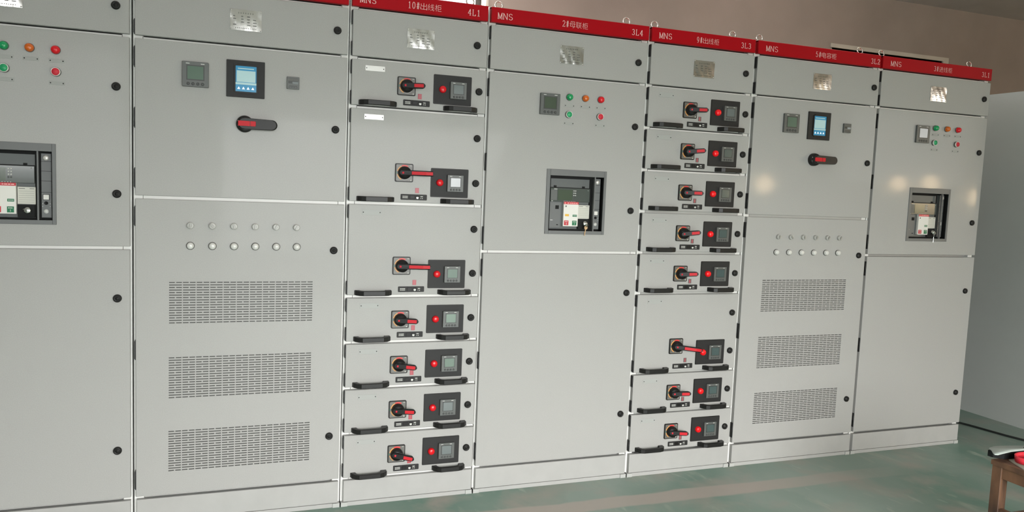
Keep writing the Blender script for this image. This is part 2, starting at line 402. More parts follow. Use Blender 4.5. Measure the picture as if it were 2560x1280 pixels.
# ------------------------------------------------------------------ door leaf with cut-outs (front at y=0)
T = .022
def leaf(w_, h_, holes=(), m=None, thick=T, ch=.0016):
    m = m or PAINT
    xs = sorted({0, ch, w_ - ch, w_} | {v for h in holes for v in h[:2]}); zs = sorted({0, ch, h_ - ch, h_} | {v for h in holes for v in h[2:]})
    mb = MB()
    def solid(i, j):
        if i < 0 or j < 0 or i >= len(xs) - 1 or j >= len(zs) - 1: return False
        cx = (xs[i] + xs[i + 1]) / 2; cz = (zs[j] + zs[j + 1]) / 2
        return not any(h[0] < cx < h[1] and h[2] < cz < h[3] for h in holes)
    def fy(x, z): return ch if (x in (0, w_) or z in (0, h_)) else 0
    for i in range(len(xs) - 1):
        for j in range(len(zs) - 1):
            if not solid(i, j): continue
            a, b, c, d = xs[i], xs[i + 1], zs[j], zs[j + 1]
            mb.face([(a, fy(a, c), c), (b, fy(b, c), c), (b, fy(b, d), d), (a, fy(a, d), d)], m)
            mb.face([(a, thick, c), (a, thick, d), (b, thick, d), (b, thick, c)], m)
            if not solid(i - 1, j): mb.face([(a, fy(a, c), c), (a, fy(a, d), d), (a, thick, d), (a, thick, c)], m)
            if not solid(i + 1, j): mb.face([(b, fy(b, c), c), (b, thick, c), (b, thick, d), (b, fy(b, d), d)], m)
            if not solid(i, j - 1): mb.face([(a, fy(a, c), c), (a, thick, c), (b, thick, c), (b, fy(b, c), c)], m)
            if not solid(i, j + 1): mb.face([(a, fy(a, d), d), (b, fy(b, d), d), (b, thick, d), (a, thick, d)], m)
    return mb.mesh('door_leaf')

# ------------------------------------------------------------------ small fittings, origin on the door face
def m_lock():
    mb = MB(); mb.lathe(0, 0, [(.0155, 0), (.0158, -.004), (.0150, -.008), (.0115, -.011), (.0095, -.0113), (.0090, -.0098), (.0060, -.0098), (.0055, -.0118), (0.0001, -.0118)], BLACK, 28)
    mb.box(-.0012, .0012, -.0122, -.0115, -.0045, .0045, BRKD)
    return mb.mesh('door_lock')
def m_hinge(L):
    mb = MB(); mb.box(-.0034, .0008, .0022, .0205, 0, L, HINGE, .001); mb.tube([(-.0026, .005, .004), (-.0026, .005, L - .004)], .0026, HINGE, 8)
    return mb.mesh('hinge')
def m_plate():
    mb = MB(); nx, nz = 12, 8; W_, H_ = .117, .08; i = 0
    def P(a, b):
        x = -W_ / 2 + W_ * a / nx; z = -H_ / 2 + H_ * b / nz
        return (x, -.002 - .0016 * math.sin(PI * a / nx) * math.sin(PI * b / nz) - .0007 * math.sin(a * 1.7 + b), z)
    k = mb.mi(ALU)
    for b in range(nz):
        for a in range(nx): mb.face([P(a, b), P(a + 1, b), P(a + 1, b + 1), P(a, b + 1)], ALU, True)
    mb.box(-W_ / 2, W_ / 2, -.0012, 0, -H_ / 2, H_ / 2, FOIL)
    for sx in (-1, 1):
        for sz in (-1, 1): mb.lathe(sx * (W_ / 2 - .004), sz * (H_ / 2 - .004), [(.0026, -.0018), (.0026, -.0034), (.0001, -.004)], CHROME, 10)
    rr = random.Random(4)
    x = -.03
    for k in range(7): mb.box(x, x + .0048, -.0049, -.0046, .0250, .0254, PRINT); mb.box(x + .0018, x + .0026, -.0049, -.0046, .0235, .0290, PRINT); mb.box(x + .0004, x + .0044, -.0049, -.0046, .0272, .0276, PRINT); x += .0088
    for r in range(4):
        for x0_, x1_ in ((-.048, -.036), (-.018, -.007), (.004, .018), (.026, .042)):
            if rr.random() < .85: mb.box(x0_, x0_ + (x1_ - x0_) * rr.uniform(.6, 1), -.0049, -.0046, .0125 - r * .011, .0152 - r * .011, PRINT)
    x = -.04
    for k in range(12): mb.box(x, x + .004, -.0045, -.0042, -.0320, -.0312, PRINT); mb.box(x + .0012, x + .0022, -.0045, -.0042, -.0335, -.0295, PRINT); x += .0068
    return mb.mesh('nameplate')
def m_tag(w_, h_, foil):
    mb = MB()
    mb.box(-w_ / 2, w_ / 2, -.0009, 0, -h_ / 2, h_ / 2, foil, .0003)
    for sx in (-1, 1): mb.lathe(sx * (w_ / 2 - .0055), 0, [(.0022, -.0009), (.002, -.0022), (.0001, -.0026)], BLACK, 10)
    return mb.mesh('tag')
def m_meter(S, d=.012, bez=BEZ):
    mb = MB(); h = S / 2
    mb.prism(rrect(-h, h, -h, h, S * .03, 3), -d, 0, bez, .0012)
    sx, sz0, sz1 = S * .34, -S * .24, S * .36
    mb.box(-sx, sx, -d - .0006, -d + .001, sz0, sz1, BEZD)
    for k in range(4):
        cx = (-.27 + .18 * k) * S; mb.lathe(cx, -S * .38, [(S * .062, -d + .0004), (S * .062, -d - .0012), (S * .05, -d - .002), (S * .042, -d - .0012)], BEZD, 14)
        mb.lathe(cx, -S * .38, [(S * .03, -d - .0012), (S * .02, -d - .0022), (.0001, -d - .0024)], BEZ, 10)
    mb.box(-S * .36, -S * .22, -d - .0005, -d, S * .41, S * .435, LETTERW); mb.box(S * .2, S * .34, -d - .0005, -d, S * .41, S * .435, LETTERW)
    return mb.mesh('power_meter')
def m_screen(S, d, m):
    mb = MB(); mb.box(-S * .30, S * .30, -d - .0012, -d - .0004, -S * .20, S * .32, m); return mb.mesh('meter_screen')
def m_pf():
    mb = MB(); h = .0715; d = .008
    mb.prism(rrect(-h, h, -h, h, .002, 2), -d, 0, BLACKM, .0012)
    mb.box(-.044, -.038, -d - .004, -d, -.050, .052, BLACKG); mb.box(.040, .046, -d - .004, -d, -.050, .052, BLACKG)
    mb.prism([(-.044, .050), (.046, .050), (.034, .058), (-.032, .058)], -d - .004, -d, BLACKG); mb.prism([(-.044, -.050), (-.032, -.056), (.034, -.056), (.046, -.050)], -d - .004, -d, BLACKG)
    return mb.mesh('controller_bezel')
def m_pfscreen():
    mb = MB(); d = -.0085
    mb.box(-.038, .040, d - .0008, d, -.049, .050, SCRB)
    mb.box(-.034, .036, d - .0014, d - .0008, -.012, .032, SCRW)
    mb.box(-.038, .040, d - .0012, d - .0008, -.022, -.014, SCRW)
    mb.box(-.030, .030, d - .0014, d - .0008, .038, .042, SCRW)
    for k in range(4):
        x = -.026 + .0175 * k; mb.prism([(x - .0055, -.040), (x + .0055, -.040), (x, -.030)], d - .0016, d - .0008, SCRI)
    return mb.mesh('controller_screen')
def m_timer():
    mb = MB(); h = .0242; d = .01
    mb.prism(rrect(-h, h, -h, h, .0015, 2), -d, 0, BEZ, .001)
    mb.box(-.019, .019, -d - .0006, -d, -.002, .019, BEZD); mb.box(-.019, .019, -d - .0008, -d, .008, .018, HOUS)
    mb.box(-.003, .019, -d - .0012, -d, -.004, .005, LCDG); mb.box(-.016, .016, -d - .0006, -d, -.014, -.011, BEZD)
    for k in range(4): mb.box(-.019 + .010 * k, -.012 + .010 * k, -d - .001, -d, -.019, -.0165, BEZD)
    return mb.mesh('timer')
def m_bighub():
    mb = MB(); mb.lathe(0, 0, [(.033, 0), (.033, -.012), (.030, -.024), (.024, -.026), (.0001, -.026)], BLACK, 36)
    for k in range(3): mb.box(-.027, -.025, -.0268, -.0255, -.010 + k * .009, -.005 + k * .009, LETTERW)
    return mb.mesh('switch_hub')
def m_biglever():
    mb = MB(); pl = []
    for k in range(13): a = -PI / 2 + PI * k / 12; pl.append((.102 + .020 * math.cos(a), -.001 + .020 * math.sin(a)))
    for k in range(9): a = PI / 2 + PI * k / 8; pl.append((-.006 + .022 * math.cos(a), .022 * math.sin(a)))
    mb.prism(pl, -.048, -.024, BLACK, .004)
    mb.prism(rrect(-.026, .040, -.010, .010, .003, 3), -.0495, -.046, LEVRED, .001)
    mb.box(.018, .0195, -.0500, -.0490, -.010, .010, BLACK)
    return mb.mesh('switch_lever')
def m_rotplate():
    mb = MB(); h = .039
    mb.prism(rrect(-h, h, -h, h, .006, 4), -.006, 0, BLACK, .0012)
    mb.prism(rrect(-h + .004, h - .004, -h + .004, h - .004, .004, 3), -.0068, -.006, PLATEG)
    def ringarc(a0, a1, r0, r1, m, n=10):
        for k in range(n):
            A = math.radians(a0 + (a1 - a0) * k / n); B = math.radians(a0 + (a1 - a0) * (k + 1) / n)
            mb.prism([(r0 * math.cos(A), r0 * math.sin(A)), (r1 * math.cos(A), r1 * math.sin(A)), (r1 * math.cos(B), r1 * math.sin(B)), (r0 * math.cos(B), r0 * math.sin(B))], -.0074, -.0066, m)
    ringarc(60, 112, .028, .0335, ARCR); ringarc(115, 168, .028, .0325, ARCY); ringarc(192, 245, .028, .0325, ARCY); ringarc(250, 320, .0285, .0295, LETTERW)
    mb.lathe(.028, -.031, [(.0028, -.0068), (.0028, -.0076), (.0001, -.0078)], LETTERW, 10); mb.box(.024, .031, -.0074, -.0068, .030, .0315, LETTERW)
    mb.box(-.0365, -.034, -.0074, -.0068, -.003, .003, GREENL)
    mb.lathe(0, 0, [(.0275, -.006), (.0270, -.022), (.024, -.030), (.0001, -.031)], BLACKG, 36)
    mb.box(-.022, .022, -.0335, -.030, .009, .0105, BEZD)
    return mb.mesh('rotary_switch')
def m_lever(L):
    """black lever, stands further out at its tip, with a red inlay"""
    mb = MB(); hw = .0115
    pts = [];
    for k in range(9): a = PI / 2 + PI * k / 8; pts.append((-.017 + .008 * math.cos(a), hw * math.sin(a)))
    for k in range(11): a = -PI / 2 + PI * k / 10; pts.append((L - hw + hw * math.cos(a), hw * math.sin(a)))
    def yo(x): t = (x + .025) / (L + .025); return -.036 - .027 * min(1, t * (L + .025) / .11)
    n = len(pts); i = len(mb.v); k = mb.mi(BLACKG)
    for dy, sc in ((0.0, .80), (.003, 1.0), (.014, 1.0)):
        for x, z in pts: mb.v.append((x, yo(x) + dy, z * sc))
    mb.f.append(tuple(range(i, i + n))); mb.m.append(k); mb.sm.append(False)
    for r in range(2):
        for a in range(n):
            b = (a + 1) % n; p = i + r * n; mb.f.append((p + a, p + n + a, p + n + b, p + b)); mb.m.append(k); mb.sm.append(False)
    p = i + 2 * n; mb.f.append(tuple(reversed(range(p, p + n)))); mb.m.append(k); mb.sm.append(False)
    y = yo(-.012) - .0006; mb.lathe(-.012, 0, [(.0048, y + .003), (.0048, y - .0002), (.0001, y - .0005)], LREDP, 12)
    # neck down to the knob
    mb.prism([(-.02, -.010), (.024, -.010), (.024, .010), (-.02, .010)], -.037, -.028, BLACKG)
    return mb.mesh('switch_lever')
def m_inlay(L):
    mb = MB()
    def yo(x): t = (x + .025) / (L + .025); return -.036 - .027 * min(1, t * (L + .025) / .11) - .0012
    xs = [.023 + (L - .008 - .023) * k / 6 for k in range(7)]
    for a, b in zip(xs, xs[1:]): mb.face([(a, yo(a), -.0068), (b, yo(b), -.0068), (b, yo(b), .0068), (a, yo(a), .0068)], LEVRED)
    mb.face([(xs[0], yo(xs[0]), -.0068), (xs[0], yo(xs[0]) + .003, -.0068), (xs[0], yo(xs[0]) + .003, .0068), (xs[0], yo(xs[0]), .0068)], LEVRED)
    mb.face([(xs[-1], yo(xs[-1]), -.0068), (xs[-1], yo(xs[-1]) + .003, -.0068), (xs[-1], yo(xs[-1]) + .003, .0068), (xs[-1], yo(xs[-1]), .0068)], LEVRED)
    for s_ in (-1, 1): mb.face([(xs[0], yo(xs[0]), s_ * .0068), (xs[-1], yo(xs[-1]), s_ * .0068), (xs[-1], yo(xs[-1]) + .003, s_ * .0068), (xs[0], yo(xs[0]) + .003, s_ * .0068)], LEVRED)
    return mb.mesh('lever_inlay')
def m_panel():
    mb = MB(); mb.prism(rrect(0, .1695, 0, .1255, .004, 4), -.0035, 0, BLACK, .001); mb.prism(rrect(.003, .1665, .003, .1225, .003, 3), -.0042, -.003, BLACKM)
    return mb.mesh('instrument_panel')
def m_redbtn(m):
    mb = MB(); mb.lathe(0, 0, [(.0150, 0), (.0155, -.004), (.0148, -.010), (.0130, -.014), (.008, -.0165), (.0001, -.0172)], m, 28); return mb.mesh('indicator')
def m_lblplate():
    mb = MB(); mb.prism(rrect(0, .115, 0, .0245, .003, 3), -.003, 0, BLACKM, .0008)
    for r in range(2):
        x = .008
        for k in range(6):
            w_ = (.0032, .0026, .0015, .0036, .003, .0032)[k]; mb.box(x, x + w_, -.0034, -.0029, .0135 - r * .0062, .0168 - r * .0062, LETTERW); x += w_ + .0010
    mb.box(.040, .060, -.0045, -.003, .005, .0195, BLACKG, .0006)
    mb.lathe(.0725, .0122, [(.0078, -.003), (.0078, -.0042), (.0064, -.0042)], BLACKG, 18, m_of=[BLACKG, BLACKG, BLACKG])
    mb.prism([(.0725 + .0055 * math.cos(a), .0105 + .0055 * math.sin(a)) for a in [PI + PI * k / 8 for k in range(9)]] + [(.0765, .0135), (.0685, .0135)], -.0056, -.003, LWHT)
    mb.box(.086, .0968, -.0034, -.0029, .0165, .0175, LETTERW)
    for k in range(3): mb.box(.087 + .0036 * k, .0895 + .0036 * k, -.0034, -.0029, .0135, .0160, LETTERW)
    mb.box(.0865, .0885, -.0034, -.0029, .006, .0098, LETTERW); mb.box(.0925, .0965, -.0034, -.0029, .0062, .0092, LETTERW)
    return mb.mesh('position_label')
def m_window(pane):
    mb = MB(); mb.box(-.0083, .0083, -.0012, 0, -.011, .011, pane, .0003); mb.box(-.0040, .0022, -.0016, -.001, -.0085, .0085, WINI); return mb.mesh('indicator_window')
def m_bow(W_):
    """black bow handle: two feet and a bar standing out, seen from above a flat trapezium"""
    mb = MB(); P = [(0, 0), (.003, -.013), (.017, -.034), (.034, -.042), (W_ - .034, -.042), (W_ - .015, -.036), (W_ - .001, -.018), (W_, 0)]
    Q = [(.024, 0), (.024, -.010), (.030, -.024), (.042, -.029), (W_ - .042, -.029), (W_ - .030, -.024), (W_ - .027, -.010), (W_ - .027, 0)]
    k = mb.mi(BLACK); i = 0; h = .021; c = .0022
    n = len(P)
    for z, ins in ((0, c), (c, 0), (h - c, 0), (h, c)):
        for (x, y), (qx, qy) in zip(P, Q):
            d = math.hypot(qx - x, qy - y) or 1; ux, uy = (qx - x) / d, (qy - y) / d
            mb.v.append((x + ux * ins, y + uy * ins, z)); mb.v.append((qx - ux * ins, qy - uy * ins, z))
    R = 2 * n
    def q(a, b, c_, d_): mb.f.append((a, b, c_, d_)); mb.m.append(k); mb.sm.append(False)
    for a in range(n - 1):
        for lev in range(3):
            b0 = lev * R; b1 = (lev + 1) * R
            q(b0 + 2 * a, b0 + 2 * a + 2, b1 + 2 * a + 2, b1 + 2 * a); q(b0 + 2 * a + 1, b1 + 2 * a + 1, b1 + 2 * a + 3, b0 + 2 * a + 3)
        q(2 * a, 2 * a + 1, 2 * a + 3, 2 * a + 2); q(3 * R + 2 * a, 3 * R + 2 * a + 2, 3 * R + 2 * a + 3, 3 * R + 2 * a + 1)
    return mb.mesh('handle')
def m_pilot(m):
    mb = MB(); mb.lathe(0, 0, [(.0155, 0), (.0158, -.005), (.0145, -.006), (.0140, -.016), (.011, -.0205), (.006, -.0225), (.0001, -.023)], m, 26, m_of=[RINGD, RINGD, m, m, m, m, m]); return mb.mesh('pilot_lamp')
def m_push(m):
    mb = MB(); mb.lathe(0, 0, [(.0165, 0), (.0165, -.006), (.0155, -.008), (.0150, -.014), (.0138, -.0145), (.0133, -.0135), (.0130, -.0150), (.0001, -.0155)], m, 26, m_of=[RINGD, RINGD, RINGW, RINGW, RINGW, m, m, m]); return mb.mesh('push_button')
def m_white():
    mb = MB(); mb.lathe(0, 0, [(.0155, 0), (.0155, -.005), (.0135, -.0055), (.0130, -.013), (.010, -.0165), (.005, -.018), (.0001, -.0184)], LWHT, 26, m_of=[RINGD, RINGD, LWHT, LWHT, LWHT, LWHT, LWHT]); return mb.mesh('push_button')
def m_sel(ang):
    mb = MB(); mb.lathe(0, 0, [(.0130, 0), (.0132, -.008), (.0125, -.014), (.0100, -.0142), (.0001, -.0142)], CLEAR, 26)
    c, s_ = math.cos(ang), math.sin(ang)
    def R(x, z): return (x * c - z * s_, x * s_ + z * c)
    mb.prism([R(-.0026, -.0095), R(.0026, -.0095), R(.0026, .0095), R(-.0026, .0095)], -.020, -.014, CLEAR, .0008)
    for sx in (-.0052, .0036):
        mb.prism([R(sx, -.006), R(sx + .0014, -.006), R(sx + .0014, .006), R(sx, .006)], -.0146, -.014, RINGD)
    mb.prism([R(-.0006, -.007), R(.0006, -.007), R(.0006, .007), R(-.0006, .007)], -.0204, -.0198, RINGD)
    return mb.mesh('selector_knob')
def m_eye():
    mb = MB(); mb.tube([(.0172 * math.cos(2 * PI * k / 24), .004 * math.sin(2 * PI * k / 24), .0225 + .0172 * math.sin(2 * PI * k / 24)) for k in range(24)], .0034, STEEL, 8, True)
    n = 14
    for z0, z1, r in ((0, .006, .011), (.006, .012, .006)):
        ring0 = [(r * math.cos(2 * PI * a / n), r * math.sin(2 * PI * a / n)) for a in range(n)]
        for a in range(n):
            b = (a + 1) % n; mb.face([(*ring0[a], z0), (*ring0[b], z0), (*ring0[b], z1), (*ring0[a], z1)], STEEL, True)
        mb.face([(*p, z1) for p in ring0], STEEL)
    return mb.mesh('eye_bolt')
VG = 11
def m_vent(W_=.552, H_=.171):
    holes = []; px = .0502; sl = .0041
    for r in range(17):
        z0 = round(.003 + r * (H_ - .006 - sl) / 16, 6); z1 = round(z0 + sl, 6)
        for g in range(VG):
            x = .0012 + g * px
            if r % 2 == 0: holes += [(round(x, 5), round(x + .0205, 5), z0, z1), (round(x + .0256, 5), round(x + .0461, 5), z0, z1)]
            else: holes += [(round(x, 5), round(x + .0461, 5), z0, z1)]
    mb = MB(); rows = sorted({h[2:] for h in holes}); zp = 0
    for z0, z1 in rows:
        mb.face([(0, 0, zp), (W_, 0, zp), (W_, 0, z0), (0, 0, z0)], PAINT)
        hs = sorted(h for h in holes if h[2] == z0); xp = 0
        for h in hs:
            mb.face([(xp, 0, z0), (h[0], 0, z0), (h[0], 0, z1), (xp, 0, z1)], PAINT); xp = h[1]
            a, b = h[0], h[1]; d = .0012
            mb.face([(a, 0, z0), (b, 0, z0), (b, d, z0), (a, d, z0)], PAINT); mb.face([(a, 0, z1), (b, 0, z1), (b, d, z1), (a, d, z1)], PAINT)
        mb.face([(xp, 0, z0), (W_, 0, z0), (W_, 0, z1), (xp, 0, z1)], PAINT); zp = z1
    mb.face([(0, 0, zp), (W_, 0, zp), (W_, 0, H_), (0, 0, H_)], PAINT)
    mb.box(.001, W_ - .001, .009, .011, .001, H_ - .001, HOUS)
    return mb.mesh('vent_grille')

# circuit breaker behind a framed cut-out, origin at the lower corner of its frame
BW, BH = .305, .298
def m_bezel():
    mb = MB(); y0, y1 = -.004, .030
    mb.box(0, .018, y0, 0, 0, BH, BRKG, .001); mb.box(BW - .013, BW, y0, 0, 0, BH, BRKG, .001)
    mb.box(.018, BW - .013, y0, 0, BH - .029, BH, BRKG, .001); mb.box(.018, BW - .013, y0, 0, 0, .016, BRKG, .001)
    mb.box(.2435, .2485, y0, 0.006, .016, BH - .029, BRKG)
    for a in ((.017, .018, .014, BH - .029), (BW - .013, BW - .012, .014, BH - .029)): mb.box(a[0], a[1], 0, y1, a[2], a[3], BRKD)
    mb.box(.018, BW - .013, 0, y1, BH - .029, BH - .028, BRKD); mb.box(.018, BW - .013, 0, y1, .015, .016, BRKD)
    return mb.mesh('breaker_frame')
def m_breaker(var):
    mb = MB(); Y = .024
    mb.box(.018, BW - .013, .040, .060, .014, BH - .028, BRKD)
    mb.box(.034, .232, Y + .004, .045, .022, .257, BRKF, .001)          # body
    mb.box(.034, .232, Y + .0035, Y + .005, .2135, .2165, BRKD)
    for x in (.050, .195): mb.box(x, x + .012, Y - .001, Y + .004, .2165, .224, BRKD)
    # trip unit under a clear cover
    mb.box(.031, .232, Y - .006, Y + .004, .150, .213, BRKT, .001); mb.box(.033, .064, Y - .0066, Y - .0058, .156, .205, BEZ)
    mb.box(.068, .141, Y - .0072, Y - .006, .157, .205, LCDD)
    for r in range(4):
        for c in range(2): mb.lathe(.149 + c * .0085, .170 + r * .0105 if r else .170, [(.003, Y - .006), (.003, Y - .0078), (.0001, Y - .008)], LWHT if r else BEZ, 8)
    mb.box(.036, .044, Y - .0072, Y - .006, .151, .153, LETTERW); mb.box(.048, .064, Y - .0068, Y - .006, .2065, .209, LETTERW)
    for k in range(7): mb.box(.100 + k * .009, .103 + k * .009, Y - .0068, Y - .006, .1515, .1535, LETTERW)
    mb.lathe(.222, .205, [(.0022, Y - .006), (.002, Y - .0075), (.0001, Y - .0078)], CHROME, 8)
    # pocket and dark notch
    mb.box(.034, .088, Y + .002, Y + .004, .030, .146, BRKG); mb.box(.062, .078, Y - .001, Y + .003, .115, .132, BRKD); mb.box(.038, .050, Y + .001, Y + .002, .062, .0645, LETTERW)
    mb.box(.070, .078, Y, Y + .002, .040, .044, BRKD)
    # side module
    mb.box(.2525, .286, Y - .004, .045, .024, .262, BRKG, .001)
    for z in (.232, .196, .160, .118): mb.box(.2525, .286, Y - .0046, Y - .0038, z, z + .0012, BRKD)
    mb.lathe(.269, .246, [(.0105, Y - .004), (.0100, Y - .008), (.006, Y - .0105), (.0001, Y - .011)], RINGW, 18)
    mb.box(.258, .279, Y - .0056, Y - .004, .090, .111, BRKD); mb.box(.2595, .2775, Y - .0062, Y - .0054, .0915, .1095, WHITE)
    mb.lathe(.268, .0785, [(.0065, Y - .004), (.0065, Y - .0055), (.0050, Y - .0055), (.0045, Y - .0045), (.0001, Y - .0045)], BLACKG, 14)
    for z in (.064, .074): mb.box(.256, .2572, Y - .0046, Y - .004, z, z + .004, LETTERW); mb.box(.2805, .2817, Y - .0046, Y - .004, z, z + .004, LETTERW)
    mb.lathe(.268, .0475, [(.0085, Y - .004), (.0082, Y - .0062), (.0001, Y - .0066)], LWHT, 16)
    return mb.mesh('circuit_breaker')
def m_brklabel(var):
    mb = MB(); y = .012
    x0, x1, z0, z1 = .098, .173, .036, .150
    mb.box(x0, x1, y, y + .014, z0, z1, WHITE, .0008)
    mb.box(x0, x1, y - .0004, y + .001, z1 - .011, z1, RED)
    for a, b in ((.101, .108), (.116, .124), (.128, .134), (.136, .146), (.148, .156), (.158, .168)): mb.box(a, b, y - .0007, y, z1 - .0075, z1 - .0040, LETTER)
    mb.box(.106, .113, y - .0004, y + .001, .126, .133, PRINT)
    if var == 'E': mb.box(.106, .126, y - .0004, y + .001, .083, .093, YEL)
    mb.box(.145, .167, y - .0004, y + .001, .081, .091, GREENL)
    for k in range(4): mb.box(.148 + .0045 * k, .1508 + .0045 * k, y - .0007, y, .0845, .0875, LETTERW)
    mb.box(.103, .125, y - .0016, y + .001, .041, .063, RED, .0005); mb.box(.144, .166, y - .0016, y + .001, .041, .063, GREENL, .0005)
    glyphs = MB()
    glyph(mb, 'O', .1115, .0445, .005, .0075, .0013, LETTERW, y - .0022, y - .0014); glyph(mb, 'I', .1525, .0445, .005, .0075, .0013, LETTERW, y - .0022, y - .0014)
    for xx in (.107, .148):
        for k in range(3): mb.box(xx + .005 * k, xx + .0035 + .005 * k, y - .002, y - .0014, .0560, .0590, LETTERW)
    return mb.mesh('breaker_label')
def m_brkcard():
    mb = MB(); y = .0205; mb.box(.176, .234, y, y + .005, .073, .136, BEIGE, .0004)
    mb.box(.180, .200, y - .0004, y, .129, .131, HOUS); mb.box(.215, .230, y - .0004, y, .129, .131, HOUS)
    for k in range(6): mb.box(.180, .230, y - .0004, y, .080 + .008 * k, .0806 + .008 * k, HOUS)
    return mb.mesh('data_card')
def m_keylock():
    mb = MB(); mb.box(.176, .232, .018, .026, .024, .070, BRKD, .001)
    mb.lathe(.210, .050, [(.0115, .018), (.0115, .004), (.0095, .002), (.0001, .002)], CHROME, 20)
    mb.prism([(.209, .042), (.211, .042), (.211, .058), (.209, .058)], -.004, .002, CHROME)
    mb.tube([(.210 - .014, .000, .052), (.200, -.004, .055), (.215, -.006, .048), (.222, -.004, .042)], .0014, CHROME, 6)
    return mb.mesh('key_lock')

# ------------------------------------------------------------------ cabinet assembly
ZP, ZT = .122, 2.122
GAP = .0065
class Cabinet:
    def __init__(s, name_label, x0, width, dl, dr, seams, texts, recessed=(.122,)):
        s.x0, s.w, s.dl, s.dr = x0, width, dl, dr
        s.root = thing('switchgear_cabinet', name_label, 'electrical cabinet', (x0, 0, 0), None)
        R = s.root; W_ = width
        # frame: posts, rails
        mb = MB(); yf = T + .001
        mb.box(.0005, .036, yf, .07, .018, 2.196, FRAMEP, .001); mb.box(W_ - .036, W_ - .0035, yf, .07, .018, 2.196, FRAMEP, .001)
        for z in sorted(set(seams + [ZP, ZT])):
            deep = z in recessed
            mb.box(.036, W_ - .036, yf + (.022 if deep else 0), .065, z - .016, z + (.0026 if z > 1.4 else .016), FRAMEP if x0 < 1.3 or z > 1.4 else RAILG)
            mb.box(.036, W_ - .036, .052, .066, z - .016, z + .016, HOUS)
            if deep: continue
            mb.box(.0335, .0350, yf - .0006, yf + .0008, z - .007, z + .007, GROOVE); mb.box(W_ - .0350, W_ - .0335, yf - .0006, yf + .0008, z - .007, z + .007, GROOVE)
        part('frame', mb.mesh('frame'), R)
        mb = MB(); mb.box(.002, W_ - .0045, .071, .96, .02, 2.19, HOUS); part('housing', mb.mesh('housing'), R)
        # plinth
        mb = MB()
        mb.box(dl + .002, dr - .001, 0.001, .020, .0215, ZP - GAP, PLINTHP, .0012)
        part('plinth_panel', mb.mesh('plinth_panel'), R)
        mb = MB(); mb.box(.001, W_ - .004, .004, .9, 0, .0185, PLINTHP, .001)
        mb.box(.001, .030, -.001, .03, 0, .019, FOOTP, .001); mb.box(W_ - .034, W_ - .004, -.001, .03, 0, .019, FOOTP, .001)
        part('base_channel', mb.mesh('base_channel'), R)
        # header
        mb = MB(); mb.box(.0045, W_ - .0095, -.003, .020, ZT + .0065, 2.193, REDH, .0015); mb.box(.0045, W_ - .0095, .0, .12, 2.186, 2.1935, REDH)
        h = part('header_strip', mb.mesh('header_strip'), R)
        if not texts: return
        mb = MB()
        (a, b), (c, d, lat, han), (e, f_, code) = texts
        latin(mb, 'MNS', a, b, 2.1445, .0255, .0030, LETTER)
        part('lettering', mb.mesh('lettering'), h, (0, -.0037, 0)); mb = MB()
        n = len(lat) * .58 + len(han); u = (d - c) / n
        latin(mb, lat, c, c + u * .58 * len(lat), 2.1445, .0265, .0025, LETTER); cjk(mb, han, c + u * .58 * len(lat), d, 2.1435, .028, LETTER)
        part('lettering', mb.mesh('lettering'), h, (0, -.0037, 0)); mb = MB()
        latin(mb, code, e, f_, 2.1445, .0255, .0030, LETTER)
        part('lettering', mb.mesh('lettering'), h, (0, -.0037, 0))
    def bolts(s, xs):
        for x in xs: part('eye_bolt', cached('eye', m_eye), s.root, (x - s.x0, .055, 2.1935))
    def door(s, z0, z1, holes=(), name='door', hinges=3, dr=None):
        w_ = s.dr - s.dl; h_ = z1 - z0 - 2 * GAP
        d = part(name, leaf(w_, h_, holes), s.root, (s.dl, 0, z0 + GAP))
        s.cur = d; s.ox, s.oz = s.x0 + s.dl, z0 + GAP
        if hinges == 2: L = .056; zz = [.003, h_ - .003 - L]
        else: L = .078; zz = [.028, h_ / 2 - L / 2, h_ - .028 - L]
        for z in zz: part('hinge', cached(('hinge', L), lambda: m_hinge(L)), d, (0, 0, z))
        return d
    def add(s, name, me, x, z, y=0.0, label=None):           # x, z in room coordinates on the current door
        return part(name, me, s.cur, (x - s.ox, y, z - s.oz), label)
    def lock(s, x, z): s.add('door_lock', cached('lock', m_lock), x, z)


def text_(a, b, c, d, lat, han, e, f_, code): return ((a, b), (c, d, lat, han), (e, f_, code))

# --- cropped circuit-breaker cabinet
B = Cabinet('light grey circuit-breaker cabinet cut off by the edge of the picture', -1.622, .806, .008, .798, [1.922, 1.12], None)
def breaker_door(C, bx, z0=1.12, z1=1.922, bz=1.2055, var='E'):
    C.door(z0, z1, [(bx - C.ox0 + .016, bx - C.ox0 + BW - .011, bz - z0 - GAP + .014, bz - z0 - GAP + BH - .027)])
    C.add('breaker_frame', cached('bezel', m_bezel), bx, bz, 0)
    C.add('circuit_breaker', cached(('brk', var), lambda: m_breaker(var)), bx, bz, 0)
    C.add('breaker_label', cached(('brkl', var), lambda: m_brklabel(var)), bx, bz, 0)
    C.add('data_card', cached('card', m_brkcard), bx, bz, 0)
    C.add('key_lock', cached('klock', m_keylock), bx, bz, 0)
def control(C, xs, za, zb, tags):
    for x, m, nm in zip(xs, (LGRN, LORG, LRED), ('green', 'orange', 'red')): C.add('pilot_lamp', cached(('pilot', nm), lambda: m_pilot(m)), x, za, 0, nm + ' pilot lamp')
    C.add('push_button', cached('pg', lambda: m_push(LGRNP)), xs[0], zb, 0, 'green push button'); C.add('push_button', cached('pr', lambda: m_push(LREDP)), xs[2], zb, 0, 'red push button')
    for x, z in tags: C.add('engraved_tag', cached('etag', lambda: m_tag(.052, .014, TAGD)), x, z)
def top_door(C, px, lx, lz, pz=2.0225, pl=None):
    C.door(1.922, ZT, hinges=2)
    C.add('nameplate', cached('plate', m_plate), px, pz)
    C.lock(lx, lz)
B.ox0 = B.x0 + B.dl
